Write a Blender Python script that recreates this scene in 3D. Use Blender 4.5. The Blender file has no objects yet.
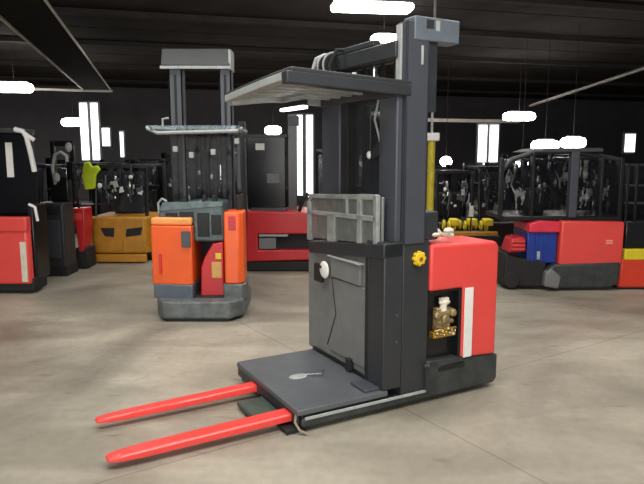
import bpy, bmesh, math, random
from mathutils import Vector, Matrix, Euler
S = bpy.context.scene
COL = S.collection
R = math.radians
random.seed(7)

# ------------------------------------------------------------------ camera, light, exposure
CAM_H = 1.6; F = 610.0; HZ = 155.0
PITCH = math.atan((242 - HZ) / F)
cd = bpy.data.cameras.new('camera'); cam = bpy.data.objects.new('camera', cd); COL.objects.link(cam)
cam.location = (0, 0, CAM_H); cam.rotation_euler = (R(90) - PITCH, 0, 0)
cd.sensor_width = 36; cd.lens = F / 644 * 36; cd.clip_end = 200
S.camera = cam
S.view_settings.view_transform = 'Standard'; S.view_settings.look = 'None'
S.view_settings.gamma = 1; S.view_settings.use_curve_mapping = False
S.view_settings.exposure = 0.5
w = bpy.data.worlds.new('world'); S.world = w; w.use_nodes = True
w.node_tree.nodes['Background'].inputs[0].default_value = (0.75, 0.82, 0.9, 1)
w.node_tree.nodes['Background'].inputs[1].default_value = 0.25
def area(name, loc, rot, sx, sy, power, color=(1, 1, 1), spread=180):
    d = bpy.data.lights.new(name, 'AREA'); d.shape = 'RECTANGLE'; d.size = sx; d.size_y = sy
    d.energy = power; d.color = color; d.spread = R(spread)
    o = bpy.data.objects.new(name, d); COL.objects.link(o); o.location = loc; o.rotation_euler = rot
    return o
# daylight from the open loading door behind the photographer
area('door_daylight', (-1.5, -5.5, 2.1), (R(90), 0, R(-6)), 7.0, 3.2, 330, (1.0, 0.98, 0.95))
# rows of ceiling lamps over the aisle
area('aisle_lamps_front', (0.2, 1.8, 3.85), (0, 0, 0), 6.0, 1.2, 150, (1.0, 0.97, 0.92), 150)
area('aisle_lamps_middle', (-0.5, 5.0, 3.85), (0, 0, 0), 8.0, 1.0, 120, (1.0, 0.97, 0.92), 150)
area('aisle_lamps_back', (0.0, 9.5, 3.85), (0, 0, 0), 10.0, 1.0, 80, (1.0, 0.97, 0.92), 140)

area('far_wall_fill', (-2.0, 17.0, 3.8), (0, 0, 0), 16.0, 2.0, 160, (1.0, 0.97, 0.92), 170)  # added fill light that lifts the dark back wall

def ray(x, y):
    dx = (x - 322) / F; dy = -(y - 242) / F
    return Vector((dx, math.cos(PITCH) + dy * math.sin(PITCH), -math.sin(PITCH) + dy * math.cos(PITCH)))
def at(x, y, Y):
    """a point of the place seen towards x, y at the distance Y along the floor"""
    r = ray(x, y); return Vector((0, 0, CAM_H)) + r * (Y / r.y)

# ------------------------------------------------------------------ materials
def lin(c): return tuple(((v / 255) / 12.92 if v / 255 <= .04045 else ((v / 255 + .055) / 1.055) ** 2.4) for v in c)
MATS = {}
def mat(name, rgb, rough=.5, metal=0., var=.12, scale=9., bump=0., spec=.5, coat=0., emit=None, alpha=1.):
    if name in MATS: return MATS[name]
    m = bpy.data.materials.new(name); m.use_nodes = True; nt = m.node_tree; N = nt.nodes; L = nt.links
    p = N['Principled BSDF']; c = lin(rgb)
    p.inputs['Roughness'].default_value = rough; p.inputs['Metallic'].default_value = metal
    p.inputs['Specular IOR Level'].default_value = spec; p.inputs['Coat Weight'].default_value = coat
    p.inputs['Coat Roughness'].default_value = .12
    tc = N.new('ShaderNodeTexCoord'); nz = N.new('ShaderNodeTexNoise'); nz.inputs['Scale'].default_value = scale
    nz.inputs['Detail'].default_value = 6; nz.inputs['Roughness'].default_value = .65
    L.new(tc.outputs['Object'], nz.inputs['Vector'])
    r = N.new('ShaderNodeValToRGB'); r.color_ramp.elements[0].position = .3; r.color_ramp.elements[1].position = .7
    r.color_ramp.elements[0].color = tuple(v * (1 - var) for v in c) + (1,)
    r.color_ramp.elements[1].color = tuple(min(1, v * (1 + var)) for v in c) + (1,)
    L.new(nz.outputs['Fac'], r.inputs['Fac']); L.new(r.outputs['Color'], p.inputs['Base Color'])
    if bump:
        b = N.new('ShaderNodeBump'); b.inputs['Strength'].default_value = bump; b.inputs['Distance'].default_value = .01
        n2 = N.new('ShaderNodeTexNoise'); n2.inputs['Scale'].default_value = scale * 9
        L.new(tc.outputs['Object'], n2.inputs['Vector']); L.new(n2.outputs['Fac'], b.inputs['Height'])
        L.new(b.outputs['Normal'], p.inputs['Normal'])
    if emit:
        p.inputs['Emission Color'].default_value = lin(rgb) + (1,); p.inputs['Emission Strength'].default_value = emit
    if alpha < 1: p.inputs['Alpha'].default_value = alpha
    MATS[name] = m; return m
red = mat('red_paint', (222, 72, 66), .42, var=.05, scale=4, coat=.15)
fork_red = mat('fork_red_paint', (230, 68, 62), .38, var=.08, scale=5, coat=.2)
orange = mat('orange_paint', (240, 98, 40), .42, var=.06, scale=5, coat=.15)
deep_red = mat('deep_red_paint', (196, 30, 38), .4, var=.1, scale=5, coat=.2)
yellow = mat('ochre_paint', (186, 128, 28), .45, var=.2, scale=7)
byellow = mat('bright_yellow_paint', (222, 200, 40), .45, var=.15, scale=12)
charcoal = mat('charcoal_paint', (46, 48, 51), .45, var=.12, scale=6)
slate = mat('slate_paint', (66, 69, 76), .42, var=.1, scale=6)
dslate = mat('dark_slate_paint', (42, 45, 50), .45, var=.18, scale=9)
mgrey = mat('mid_grey_plastic', (112, 114, 113), .55, var=.14, scale=5)
lgrey = mat('light_grey_paint', (160, 164, 162), .5, var=.2, scale=11)
rubber = mat('black_rubber', (26, 26, 27), .7, var=.25, scale=12)
black = mat('black_paint', (22, 22, 24), .28, var=.3, scale=10)
gloss = mat('glossy_black_panel', (16, 17, 20), .22, var=.3, scale=4, spec=.3)
chrome = mat('bare_steel', (190, 192, 194), .22, metal=1, var=.1, scale=14)
white = mat('white_paint', (225, 225, 220), .5, var=.06, scale=8)
cream = mat('cream_plastic', (214, 206, 188), .5, var=.15, scale=14)
blue = mat('blue_plastic', (28, 56, 140), .35, var=.12, scale=6)
teal = mat('grey_green_plastic', (78, 98, 100), .3, var=.5, scale=14)
gold = mat('brass', (200, 160, 70), .35, metal=.8, var=.4, scale=30)
deckm = mat('grey_deck_mat', (84, 88, 92), .5, var=.16, scale=4, bump=.25)
hivis = mat('lime_fabric', (200, 225, 40), .7, var=.15, scale=12)
tan = mat('tan_label_paper', (205, 165, 95), .6, var=.1, scale=30)
skirtm = mat('scuffed_dark_skirt', (52, 56, 55), .5, var=.45, scale=8, bump=.2)
footm = mat('scuffed_grey_foot', (94, 100, 100), .5, var=.45, scale=9, bump=.2)
lamp_m = mat('lamp_diffuser', (255, 252, 244), .5, emit=14)
beam_lamp_m = mat('work_lamp_lens', (255, 252, 244), .5, emit=4)
pane_m = mat('daylight_pane', (240, 246, 244), .4, emit=1.6)

def glassy(name, rgb, fac):
    m = bpy.data.materials.new(name); m.use_nodes = True; N = m.node_tree.nodes; L = m.node_tree.links
    p = N['Principled BSDF']; p.inputs['Base Color'].default_value = lin(rgb) + (1,); p.inputs['Roughness'].default_value = .12
    if max(rgb) < 40: p.inputs['Specular IOR Level'].default_value = .12
    t = N.new('ShaderNodeBsdfTransparent'); mx = N.new('ShaderNodeMixShader')
    n = N.new('ShaderNodeTexNoise'); n.inputs['Scale'].default_value = 14; n.inputs['Detail'].default_value = 5
    r = N.new('ShaderNodeMapRange'); r.inputs['From Min'].default_value = .35; r.inputs['From Max'].default_value = .65
    r.inputs['To Min'].default_value = fac - .15; r.inputs['To Max'].default_value = min(1, fac + .15)
    tc = N.new('ShaderNodeTexCoord'); L.new(tc.outputs['Object'], n.inputs['Vector']); L.new(n.outputs['Fac'], r.inputs['Value'])
    L.new(r.outputs['Result'], mx.inputs[0]); L.new(t.outputs[0], mx.inputs[1]); L.new(p.outputs[0], mx.inputs[2])
    L.new(mx.outputs[0], N['Material Output'].inputs[0]); return m
smoke_glass = glassy('smoked_guard_glass', (60, 62, 66), .6)
scratched = glassy('scratched_guard_glass', (120, 126, 122), .5)
blueglass = glassy('tinted_console_glass', (110, 130, 138), .5)

dark_glass = glassy('dark_cab_glass', (22, 23, 27), .32)
def floor_mat():
    m = bpy.data.materials.new('worn_concrete'); m.use_nodes = True; N = m.node_tree.nodes; L = m.node_tree.links
    p = N['Principled BSDF']; tc = N.new('ShaderNodeTexCoord')
    def noise(sc, det, vec=None, dist=0):
        n = N.new('ShaderNodeTexNoise'); n.inputs['Scale'].default_value = sc; n.inputs['Detail'].default_value = det
        n.inputs['Distortion'].default_value = dist
        L.new(vec or tc.outputs['Object'], n.inputs['Vector']); return n
    n1 = noise(.42, 8, dist=1.2)
    r = N.new('ShaderNodeValToRGB'); e = r.color_ramp.elements
    e[0].position = .3; e[0].color = lin((124, 118, 106)) + (1,)
    e[1].position = .7; e[1].color = lin((192, 184, 167)) + (1,)
    L.new(n1.outputs['Fac'], r.inputs['Fac'])
    mp = N.new('ShaderNodeMapping'); mp.inputs['Rotation'].default_value = (0, 0, R(-22)); mp.inputs['Scale'].default_value = (.6, 1.5, 1)
    L.new(tc.outputs['Object'], mp.inputs['Vector'])
    n2 = noise(1.6, 7, mp.outputs['Vector'], .8)
    r2 = N.new('ShaderNodeValToRGB'); f = r2.color_ramp.elements
    f[0].position = .35; f[0].color = (.66, .655, .64, 1); f[1].position = .62; f[1].color = (1, 1, 1, 1)
    L.new(n2.outputs['Fac'], r2.inputs['Fac'])
    mx = N.new('ShaderNodeMix'); mx.data_type = 'RGBA'; mx.blend_type = 'MULTIPLY'; mx.inputs[0].default_value = .75
    L.new(r.outputs['Color'], mx.inputs[6]); L.new(r2.outputs['Color'], mx.inputs[7])
    n3 = noise(16, 8)
    r3 = N.new('ShaderNodeValToRGB'); g = r3.color_ramp.elements
    g[0].position = .38; g[0].color = (.86, .86, .86, 1); g[1].position = .6; g[1].color = (1, 1, 1, 1)
    L.new(n3.outputs['Fac'], r3.inputs['Fac'])
    m2 = N.new('ShaderNodeMix'); m2.data_type = 'RGBA'; m2.blend_type = 'MULTIPLY'; m2.inputs[0].default_value = .6
    L.new(mx.outputs[2], m2.inputs[6]); L.new(r3.outputs['Color'], m2.inputs[7])
    # slab joints
    mj = N.new('ShaderNodeMapping'); mj.inputs['Rotation'].default_value = (0, 0, R(-33)); mj.inputs['Location'].default_value = (.9, .4, 0)
    L.new(tc.outputs['Object'], mj.inputs['Vector'])
    nd = noise(2.5, 3); wob = N.new('ShaderNodeMix'); wob.data_type = 'RGBA'; wob.inputs[0].default_value = .02
    L.new(mj.outputs['Vector'], wob.inputs[6]); L.new(nd.outputs['Color'], wob.inputs[7])
    bk = N.new('ShaderNodeTexBrick'); bk.offset = 0; bk.inputs['Scale'].default_value = 1; bk.inputs['Brick Width'].default_value = 3.3
    bk.inputs['Row Height'].default_value = 3.3; bk.inputs['Mortar Size'].default_value = .008; bk.inputs['Mortar Smooth'].default_value = .6
    bk.inputs['Color1'].default_value = (1, 1, 1, 1); bk.inputs['Color2'].default_value = (.90, .90, .90, 1); bk.inputs['Mortar'].default_value = (.62, .60, .57, 1)
    L.new(wob.outputs[2], bk.inputs['Vector'])
    m3 = N.new('ShaderNodeMix'); m3.data_type = 'RGBA'; m3.blend_type = 'MULTIPLY'; m3.inputs[0].default_value = .8
    L.new(m2.outputs[2], m3.inputs[6]); L.new(bk.outputs['Color'], m3.inputs[7])
    # scuffs and drips
    ms = N.new('ShaderNodeMapping'); ms.inputs['Rotation'].default_value = (0, 0, R(35)); ms.inputs['Scale'].default_value = (1.2, 7, 1)
    L.new(tc.outputs['Object'], ms.inputs['Vector']); n5 = noise(1.5, 5, ms.outputs['Vector'], 1.5)
    r5 = N.new('ShaderNodeValToRGB'); q = r5.color_ramp.elements; q[0].position = .66; q[0].color = (1, 1, 1, 1); q[1].position = .74; q[1].color = (.66, .63, .58, 1)
    L.new(n5.outputs['Fac'], r5.inputs['Fac'])
    m4 = N.new('ShaderNodeMix'); m4.data_type = 'RGBA'; m4.blend_type = 'MULTIPLY'; m4.inputs[0].default_value = .8
    L.new(m3.outputs[2], m4.inputs[6]); L.new(r5.outputs['Color'], m4.inputs[7])
    L.new(m4.outputs[2], p.inputs['Base Color'])
    rr = N.new('ShaderNodeMapRange'); rr.inputs['To Min'].default_value = .34; rr.inputs['To Max'].default_value = .6
    L.new(n2.outputs['Fac'], rr.inputs['Value']); L.new(rr.outputs['Result'], p.inputs['Roughness'])
    b = N.new('ShaderNodeBump'); b.inputs['Strength'].default_value = .15; b.inputs['Distance'].default_value = .01
    L.new(n3.outputs['Fac'], b.inputs['Height']); L.new(b.outputs['Normal'], p.inputs['Normal'])
    p.inputs['Specular IOR Level'].default_value = .35
    return m
trunk_m = mat('dark_trunking', (36, 34, 32), .95, spec=.05)
toplit_slate = mat('toplit_head_slate', (98, 106, 114), .4, var=.12)  # slate lightened: toplight on the mast head put into the colour
ceil_m = mat('dark_ceiling_sheet', (62, 58, 57), .95, spec=.08, var=.25, scale=1.2)
beam_m = mat('dark_steel_beam', (70, 66, 64), .9, spec=.1, var=.2, scale=3)
pale_rail = mat('pale_rail_paint', (196, 188, 176), .5, var=.15, scale=3)
wall_m = mat('dark_wall_sheet', (88, 84, 88), .7, var=.2, scale=1)

# ------------------------------------------------------------------ mesh building
class MB:
    def __init__(s, mtx=None): s.bm = bmesh.new(); s.m = mtx
    def box(s, x0, x1, y0, y1, z0, z1, rot=None):
        c = Vector(((x0 + x1) / 2, (y0 + y1) / 2, (z0 + z1) / 2))
        M = Matrix.Translation(c) @ (Euler(rot).to_matrix().to_4x4() if rot else Matrix.Identity(4)) @ Matrix.Diagonal((abs(x1 - x0), abs(y1 - y0), abs(z1 - z0), 1))
        bmesh.ops.create_cube(s.bm, size=1, matrix=M); return s
    def prism(s, pts, axis, lo, hi):
        """polygon of 2-D points pushed along axis ('x': pts are y,z; 'y': pts are x,z; 'z': pts are x,y)"""
        def mk(p, t): return {'x': (t, p[0], p[1]), 'y': (p[0], t, p[1]), 'z': (p[0], p[1], t)}[axis]
        A = [s.bm.verts.new(mk(p, lo)) for p in pts]; B = [s.bm.verts.new(mk(p, hi)) for p in pts]
        fs = [s.bm.faces.new(A), s.bm.faces.new(B[::-1])]
        n = len(pts)
        for i in range(n): fs.append(s.bm.faces.new((A[i], B[i], B[(i + 1) % n], A[(i + 1) % n])))
        bmesh.ops.recalc_face_normals(s.bm, faces=fs); return s
    def tube(s, pts, r, n=8, r2=None):
        pts = [Vector(p) for p in pts]; rings = []; up = None
        for i, p in enumerate(pts):
            d = (pts[min(i + 1, len(pts) - 1)] - pts[max(i - 1, 0)]).normalized()
            if up is None: up = d.orthogonal().normalized()
            up = (up - d * up.dot(d)).normalized(); sd = d.cross(up)
            rr = r if r2 is None else r + (r2 - r) * i / (len(pts) - 1)
            rings.append([s.bm.verts.new(p + (up * math.cos(2 * math.pi * k / n) + sd * math.sin(2 * math.pi * k / n)) * rr) for k in range(n)])
        for a, b in zip(rings, rings[1:]):
            for k in range(n): s.bm.faces.new((a[k], a[(k + 1) % n], b[(k + 1) % n], b[k]))
        s.bm.faces.new(rings[0][::-1]); s.bm.faces.new(rings[-1]); return s
    def ball(s, c, r, sc=(1, 1, 1), u=14, v=9):
        bmesh.ops.create_uvsphere(s.bm, u_segments=u, v_segments=v, radius=r, matrix=Matrix.Translation(c) @ Matrix.Diagonal((*sc, 1))); return s
    def ring(s, c, R_, r, axis='y', n=20, k=8):
        c = Vector(c); V = []
        for i in range(n):
            t = 2 * math.pi * i / n; row = []
            for j in range(k):
                q = 2 * math.pi * j / k; rad = R_ + r * math.cos(q); h = r * math.sin(q)
                a, b = rad * math.cos(t), rad * math.sin(t)
                row.append(s.bm.verts.new(c + Vector({'x': (h, a, b), 'y': (a, h, b), 'z': (a, b, h)}[axis])))
            V.append(row)
        for i in range(n):
            for j in range(k): s.bm.faces.new((V[i][j], V[(i + 1) % n][j], V[(i + 1) % n][(j + 1) % k], V[i][(j + 1) % k]))
        return s
    def build(s, name, m, parent=None, bev=.004, seg=2, smooth=True):
        me = bpy.data.meshes.new(name)
        if s.m is not None: bmesh.ops.transform(s.bm, matrix=s.m, verts=s.bm.verts)
        bmesh.ops.recalc_face_normals(s.bm, faces=s.bm.faces)
        s.bm.to_mesh(me); s.bm.free(); me.materials.append(m)
        o = bpy.data.objects.new(name, me); COL.objects.link(o)
        if parent: o.parent = parent
        if smooth:
            for p in me.polygons: p.use_smooth = True
            try: me.set_sharp_from_angle(angle=R(35))
            except Exception: pass
        if bev:
            b = o.modifiers.new('bevel', 'BEVEL'); b.width = bev; b.segments = seg; b.limit_method = 'ANGLE'; b.angle_limit = R(40)
            b.harden_normals = False
        return o
def tag(o, label=None, cat=None, group=None, kind=None):
    for k, v in (('label', label), ('category', cat), ('group', group), ('kind', kind)):
        if v: o[k] = v
    return o
def root(name, label, cat, loc, rz=0, group=None):
    o = bpy.data.objects.new(name, None); COL.objects.link(o); o.location = loc; o.rotation_euler = (0, 0, rz)
    o.empty_display_size = .2
    return tag(o, label, cat, group)
def struct(o): o['kind'] = 'structure'; return o
def bx(parent, name, m, *a, bev=.004, rot=None): return MB().box(*a, rot=rot).build(name, m, parent, bev)
def tb(parent, name, m, pts, r, n=8): return MB().tube(pts, r, n).build(name, m, parent, 0)

# ------------------------------------------------------------------ the hall
HR = Matrix.Rotation(R(14.9), 4, 'Z')          # the hall runs a little to the left of the view
CH = 4.05
struct(MB(HR).box(-16, 22, -8, 24, -.1, 0).build('floor', floor_mat(), bev=0))
c = MB(HR).box(-16, 22, -8, 24, CH, CH + .1)
for i in range(20): c.box(-16, 22, -7.8 + i * 1.6, -7.74 + i * 1.6, CH - .012, CH + .01)
struct(c.build('ceiling', ceil_m, bev=0))
struct(MB(HR).box(-16, 22, 24, 24.2, 0, CH).build('wall_back', wall_m, bev=0))
struct(MB(HR).box(-16.2, -16, -8, 24, 0, CH).build('wall_left', wall_m, bev=0))
struct(MB(HR).box(22, 22.2, -8, 24, 0, CH).build('wall_right', wall_m, bev=0))
n = 1
for y in (3.6, 6.2, 8.8, 11.4, 14.4, 18.0, 21.5):    # cross beams under the roof sheet
    b = MB(HR).box(-16, 22, y - .04, y + .04, CH - .10, CH - .012).box(-16, 22, y - .07, y + .07, CH - .112, CH - .10)
    struct(b.build('trim_%d' % n, beam_m, bev=0)); n += 1
# pale-edged cable trunking that runs down the hall on the left
def hall(x, y):    # hall coordinates of a world point
    v = HR.inverted() @ Vector((x, y, 0)); return v.x, v.y
hp = at(111, 90, 15.0); hx, hy = hall(hp.x, hp.y); hz = hp.z
struct(MB(HR).box(hx - .62, hx, 0, hy, hz + .0, hz + .02).build('trim_%d' % n, trunk_m, bev=0)); n += 1
struct(MB(HR).box(hx - .012, hx + .012, 0, hy, hz - .02, hz + .0).box(hx - .632, hx - .608, 0, hy, hz - .03, hz + .01)
       .box(hx - 2.2, hx + .03, hy, hy + .05, hz - .05, hz + .0).build('trim_%d' % n, pale_rail, bev=0)); n += 1
# pale beam along the back on the right
hp = at(430, 120, 19.0); hx, hy = hall(hp.x, hp.y)
struct(MB(HR).box(hx - .3, hx + 3.1, hy, hy + .12, hp.z - .05, hp.z + .05).build('trim_%d' % n, pale_rail, bev=0)); n += 1
# slanting pale brace under the right-hand roof
p1 = at(530, 106, 17.5); p2 = at(650, 66, 11.5)
struct(MB().tube([p1, p2], .035, 6).build('trim_%d' % n, mat('worn_brace_paint', (122, 116, 112), .5), bev=0)); n += 1
p1 = at(535, 62, 12); p2 = at(562, 10, 8)

# tall lit windows in the back wall: frame, panes
def window(idx, x0, x1, y0, y1, d, gaps=((0, .44), (.56, 1))):
    a, b = at(x0, y0, d), at(x1, y1, d)
    fr = MB().box(a.x - .05, b.x + .05, d + .02, d + .10, b.z - .05, a.z + .05)
    f = struct(fr.build('window_%d' % idx, charcoal, bev=0))
    for g0, g1 in gaps:
        W = b.x - a.x
        MB().box(a.x + W * g0, a.x + W * g1, d - .03, d + .02, b.z, a.z).build('pane', pane_m, f, 0)
window(1, 79.5, 100, 103, 160, 17, ((0, .40), (.62, 1)))
window(2, 296, 313, 115, 197, 16, ((0, .38), (.6, 1)))
window(3, 479, 497, 125, 162, 17, ((0, .42), (.58, 1)))
window(4, 626, 634, 134, 152, 16, ((0, 1),))
window(5, 102, 110, 128, 146, 17.5, ((0, 1),))
window(7, 120, 124, 132, 157, 17.5, ((0, 1),))
window(6, 217, 222, 165, 185, 16, ((0, 1),))

# ------------------------------------------------------------------ ceiling lamps
LAMPS = [  # x, y in the view, distance, width, depth, label
    (372, 7, 9.0, 1.15, .34, 'largest ceiling lamp, glaring above the mast of the near order picker'),
    (384, 38, 10.6, .42, .30, 'small ceiling lamp glowing just behind the top of the near mast'),
    (14, 87, 13.5, .75, .35, 'bright ceiling lamp at the far left under the pale trunking'),
    (519, 116, 15.5, .75, .40, 'bright ceiling lamp hanging alone over the right-hand trucks'),
    (73, 122, 16.0, .55, .3, 'ceiling lamp beside the tall window on the left'),
    (273, 130, 15.0, .40, .3, 'round-looking ceiling lamp seen above the dark cab of the deep red truck'),
    (545, 145, 12.0, .50, .3, 'left one of two lamps low over the cab with the blue battery box'),
    (573, 142, 12.0, .45, .3, 'right one of two lamps low over the cab with the blue battery box'),
    (446, 161, 13.0, .24, .2, 'small ceiling lamp low beside the yellow pole'),
    (522, 162, 13.0, .26, .2, 'small ceiling lamp low at the left of the blue battery box truck'),
]
for i, (x, y, d, w_, dp, lab) in enumerate(LAMPS):
    p = at(x, y, d)
    t = root('ceiling_lamp', lab, 'ceiling lamp', p, R(8), 'ceiling lamps')
    hh = .06 if y < 60 else .11
    MB().box(-w_ / 2, w_ / 2, -dp / 2, dp / 2, -hh, hh * .8).build('diffuser', lamp_m, t, hh * .8, 4)
    MB().box(-w_ / 2 + .1, w_ / 2 - .1, -.05, .05, hh * .8, hh * .8 + .03).build('housing', lgrey, t, .01)
    top = CH - p.z
    if top > hh + .1:
        MB().tube([(0, 0, hh * .8), (0, 0, top)], .005, 6).build('hanger', beam_m, t, 0)

# ------------------------------------------------------------------ near order picker (x runs from the forks to the tail, y away from us)
P0 = at(302, 434, 1); r_ = ray(302, 434); P0 = Vector((0, 0, CAM_H)) + r_ * (-CAM_H / r_.z); P0.z = 0
M = root('order_picker', 'large red and charcoal order picker in the foreground with two long red forks', 'forklift', P0, R(29))
# chassis
ch = MB().prism([(0, .03), (1.50, .03), (1.53, .06), (1.53, .235), (.90, .285), (.90, .09), (0, .09)], 'y', 0, .95).build('chassis', skirtm, M, .018, 3)
bx(ch, 'rail_highlight', lgrey, .02, .90, -.006, .004, .078, .096, bev=.002)  # silver highlight along the rail's top edge, put in as a pale strip
bx(ch, 'step_pocket', black, 1.0, 1.22, -.008, .02, .20, .235, bev=.004)
MB().box(.885, .905, -.02, .02, .10, .25).tube([(.895, -.02, .25), (.87, -.03, .27)], .012).ball((.90, -.02, .26), .018).build('latch', charcoal, ch, .003)
for a_, b_ in ((.12, .20), (.12, .75), (1.3, .2), (1.3, .75)):
    MB().tube([(a_, b_ - .04, .05), (a_, b_ + .04, .05)], .048, 18).build('wheel', rubber, M, .004)
# deck
dk = MB().prism([(-.03, 0), (-.03, .95), (-.01, .965), (.60, .965), (.60, -.005), (-.01, -.005)], 'z', .112, .146).build('platform', deckm, M, .006)
bx(dk, 'underframe', black, 0, .6, .01, .94, .08, .113)
bx(dk, 'front_fascia', dslate, -.028, -.005, .02, .94, .055, .115)
pd = MB().ball((.22, .48, .15), .045, (1.5, 1, .22)).build('pedal', lgrey, M, 0)
tb(pd, 'pedal_lever', chrome, [(.26, .48, .155), (.36, .42, .165), (.40, .46, .17)], .006)
tb(M, 'strap', mat('grimy_webbing', (140, 130, 112), .8), [(-.02, .03, .12), (-.035, .02, .07), (-.02, -.01, .03), (.02, -.03, .008)], .008)
# forks
def fork(b0, w2, a0):
    o = MB()
    xs = [(a0, w2 * .45, .014), (a0 + .015, w2 * .72, .022), (a0 + .07, w2 * .92, .030), (a0 + .2, w2, .038), (-.5, w2, .042), (0.02, w2, .046), (.10, w2, .046)]
    V = []
    for x, wd, th in xs:
        z = .055 + .02 * (x + 1.1) / 1.1
        V.append([o.bm.verts.new((x, b0 + q * wd, z + r)) for q, r in ((-1, -th / 2), (-.99, th * .25), (-.8, th / 2), (.8, th / 2), (.99, th * .25), (1, -th / 2))])
    for a, b in zip(V, V[1:]):
        for k in range(6): o.bm.faces.new((a[k], a[(k + 1) % 6], b[(k + 1) % 6], b[k]))
    o.bm.faces.new(V[0]); o.bm.faces.new(V[-1][::-1])
    f = o.build('fork', fork_red, M, .003)
    return f
fork(.135, .054, -1.06); fork(.64, .043, -1.035)
MB().box(-.02, .12, .08, .90, .03, .075).build('fork_carriage', black, M)
MB().box(-.20, -.02, .24, .52, .018, .05).build('carriage_plate', mat('dark_green_grey_steel', (62, 76, 68), .5, var=.4, scale=10), M, .008)
MB().box(-.09, 0, .02, .30, .006, .03).build('corner_shade_block', rubber, M, .004)  # dark block standing in for the shadow under the near platform corner
# console between deck and mast
cs = MB().box(.59, .69, .12, 1.04, .15, .96).build('console', mgrey, M, .012, 3)
MB().prism([(.0, .98), (.96, .885), (.97, .895), (.97, .972), (.0, 1.07)], 'x', .555, .70).build('console_rail', dslate, M, .008)
bx(cs, 'tray', mgrey, .565, .592, .28, .66, .76, .90, bev=.006)
bx(cs, 'tray_shelf', lgrey, .548, .592, .26, .68, .90, .912, bev=.003)
bx(cs, 'door_panel', mgrey, .578, .592, .22, .70, .22, .75, bev=.004)
tb(cs, 'door_seam', rubber, [(.576, .66, .75), (.576, .60, .5), (.576, .72, .25)], .0035)
bx(cs, 'cable_gap', black, .576, .592, .12, .95, .15, .175)
bx(cs, 'foot_switch', rubber, .55, .59, .38, .43, .155, .24)
hw = MB().ball((.545, .71, .80), .062, (.28, 1, 1), 20, 12).build('steering_disc', white, M, 0)
MB().tube([(.59, .74, .79), (.54, .74, .79)], .02, 12).box(.535, .56, .74, .85, .70, .83).build('steering_bracket', rubber, M, .004)
bx(hw, 'steering_knob', rubber, .515, .53, .72, .74, .81, .83)
# near uprights of the frame
bx(M, 'front_post', charcoal, .562, .702, 0, .20, .148, 1.075, bev=.008)
bx(M, 'post_groove', rubber, .558, .566, .17, .205, .16, 1.04)
bx(M, 'side_panel', charcoal, .705, .905, .004, .10, .095, 1.072, bev=.006)
MB().box(.45, .56, .03, .2, .147, .165).build('toe_plate', slate, M)
for h_ in (.45, .62): MB().tube([(.66, -.004, h_), (.66, .004, h_)], .011, 10).build('bolt', slate, M, .001)
kn = MB(); 
kn.tube([(.815, .004, .965), (.815, -.028, .965)], .036, 20)
for k in range(8):
    t = k * math.pi / 4; kn.tube([(.815 + .036 * math.cos(t), .002, .965 + .036 * math.sin(t)), (.815 + .036 * math.cos(t), -.022, .965 + .036 * math.sin(t))], .012, 10)
kn = kn.build('yellow_knob', mat('knob_yellow', (226, 188, 40), .45, var=.1), M, .002)
MB().tube([(.815, -.026, .965), (.815, -.034, .965)], .014, 12).build('knob_centre', gold, kn, .001)
# glazed guard over the console
g = MB()
def bh(x, y):    # console-plane coordinates of a view point
    r = ray(x, y); A = Vector((math.cos(R(29)), math.sin(R(29)), 0)); B = Vector((-math.sin(R(29)), math.cos(R(29)), 0))
    C0 = Vector((0, 0, CAM_H)) - P0; t = (.58 - C0.dot(A)) / r.dot(A); P = C0 + r * t; return P.dot(B), P.z
g.box(.60, .63, .07, .93, 1.285, 1.315).box(.60, .63, .90, .955, .98, 1.26).box(.60, .63, .07, .95, 1.17, 1.20)
g.tube([(.615, .94, 1.20), (.615, .93, 1.27), (.615, .90, 1.30)], .016).box(.60, .63, .56, .66, 1.0, 1.19).box(.60, .63, .40, .42, 1.18, 1.30)
g.box(.60, .63, .235, .285, 1.0, 1.30).box(.60, .63, .06, .10, 1.0, 1.31)
def lean(o):     # the guard's top edge rises towards the near side
    for v in o.data.vertices:
        v.co.z += .05 * max(0, v.co.z - 1.0) / .3 * (1 - v.co.y); v.co.y = v.co.y * 1.02 + .02; v.co.x -= .045; v.co.z = max(v.co.z, .972 + .095 * (1 - v.co.y))
gd = g.build('guard_frame', mat('scratched_frame_grey', (134, 138, 135), .5, var=.35, scale=14), M, .006); lean(gd)
lean(bx(gd, 'guard_pane', scratched, .612, .618, .10, .93, 1.0, 1.29, bev=0))
lean(bx(gd, 'guard_side', mgrey, .64, .66, .06, .25, 1.0, 1.30, bev=.006))
for b_, h_, s_ in ((.83, 1.12, .035), (.74, 1.08, .03), (.5, 1.10, .045), (.42, 1.13, .03), (.34, 1.09, .035), (.78, 1.24, .025), (.5, 1.24, .03)):
    MB().box(.64, .70, b_ - s_, b_ + s_, h_ - .03, h_ + .03).tube([(.66, b_, h_ - .1), (.66, b_ + .02, h_ + .06)], .008).build('control_box', random.choice([rubber, teal, slate]), gd, .006)
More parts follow.
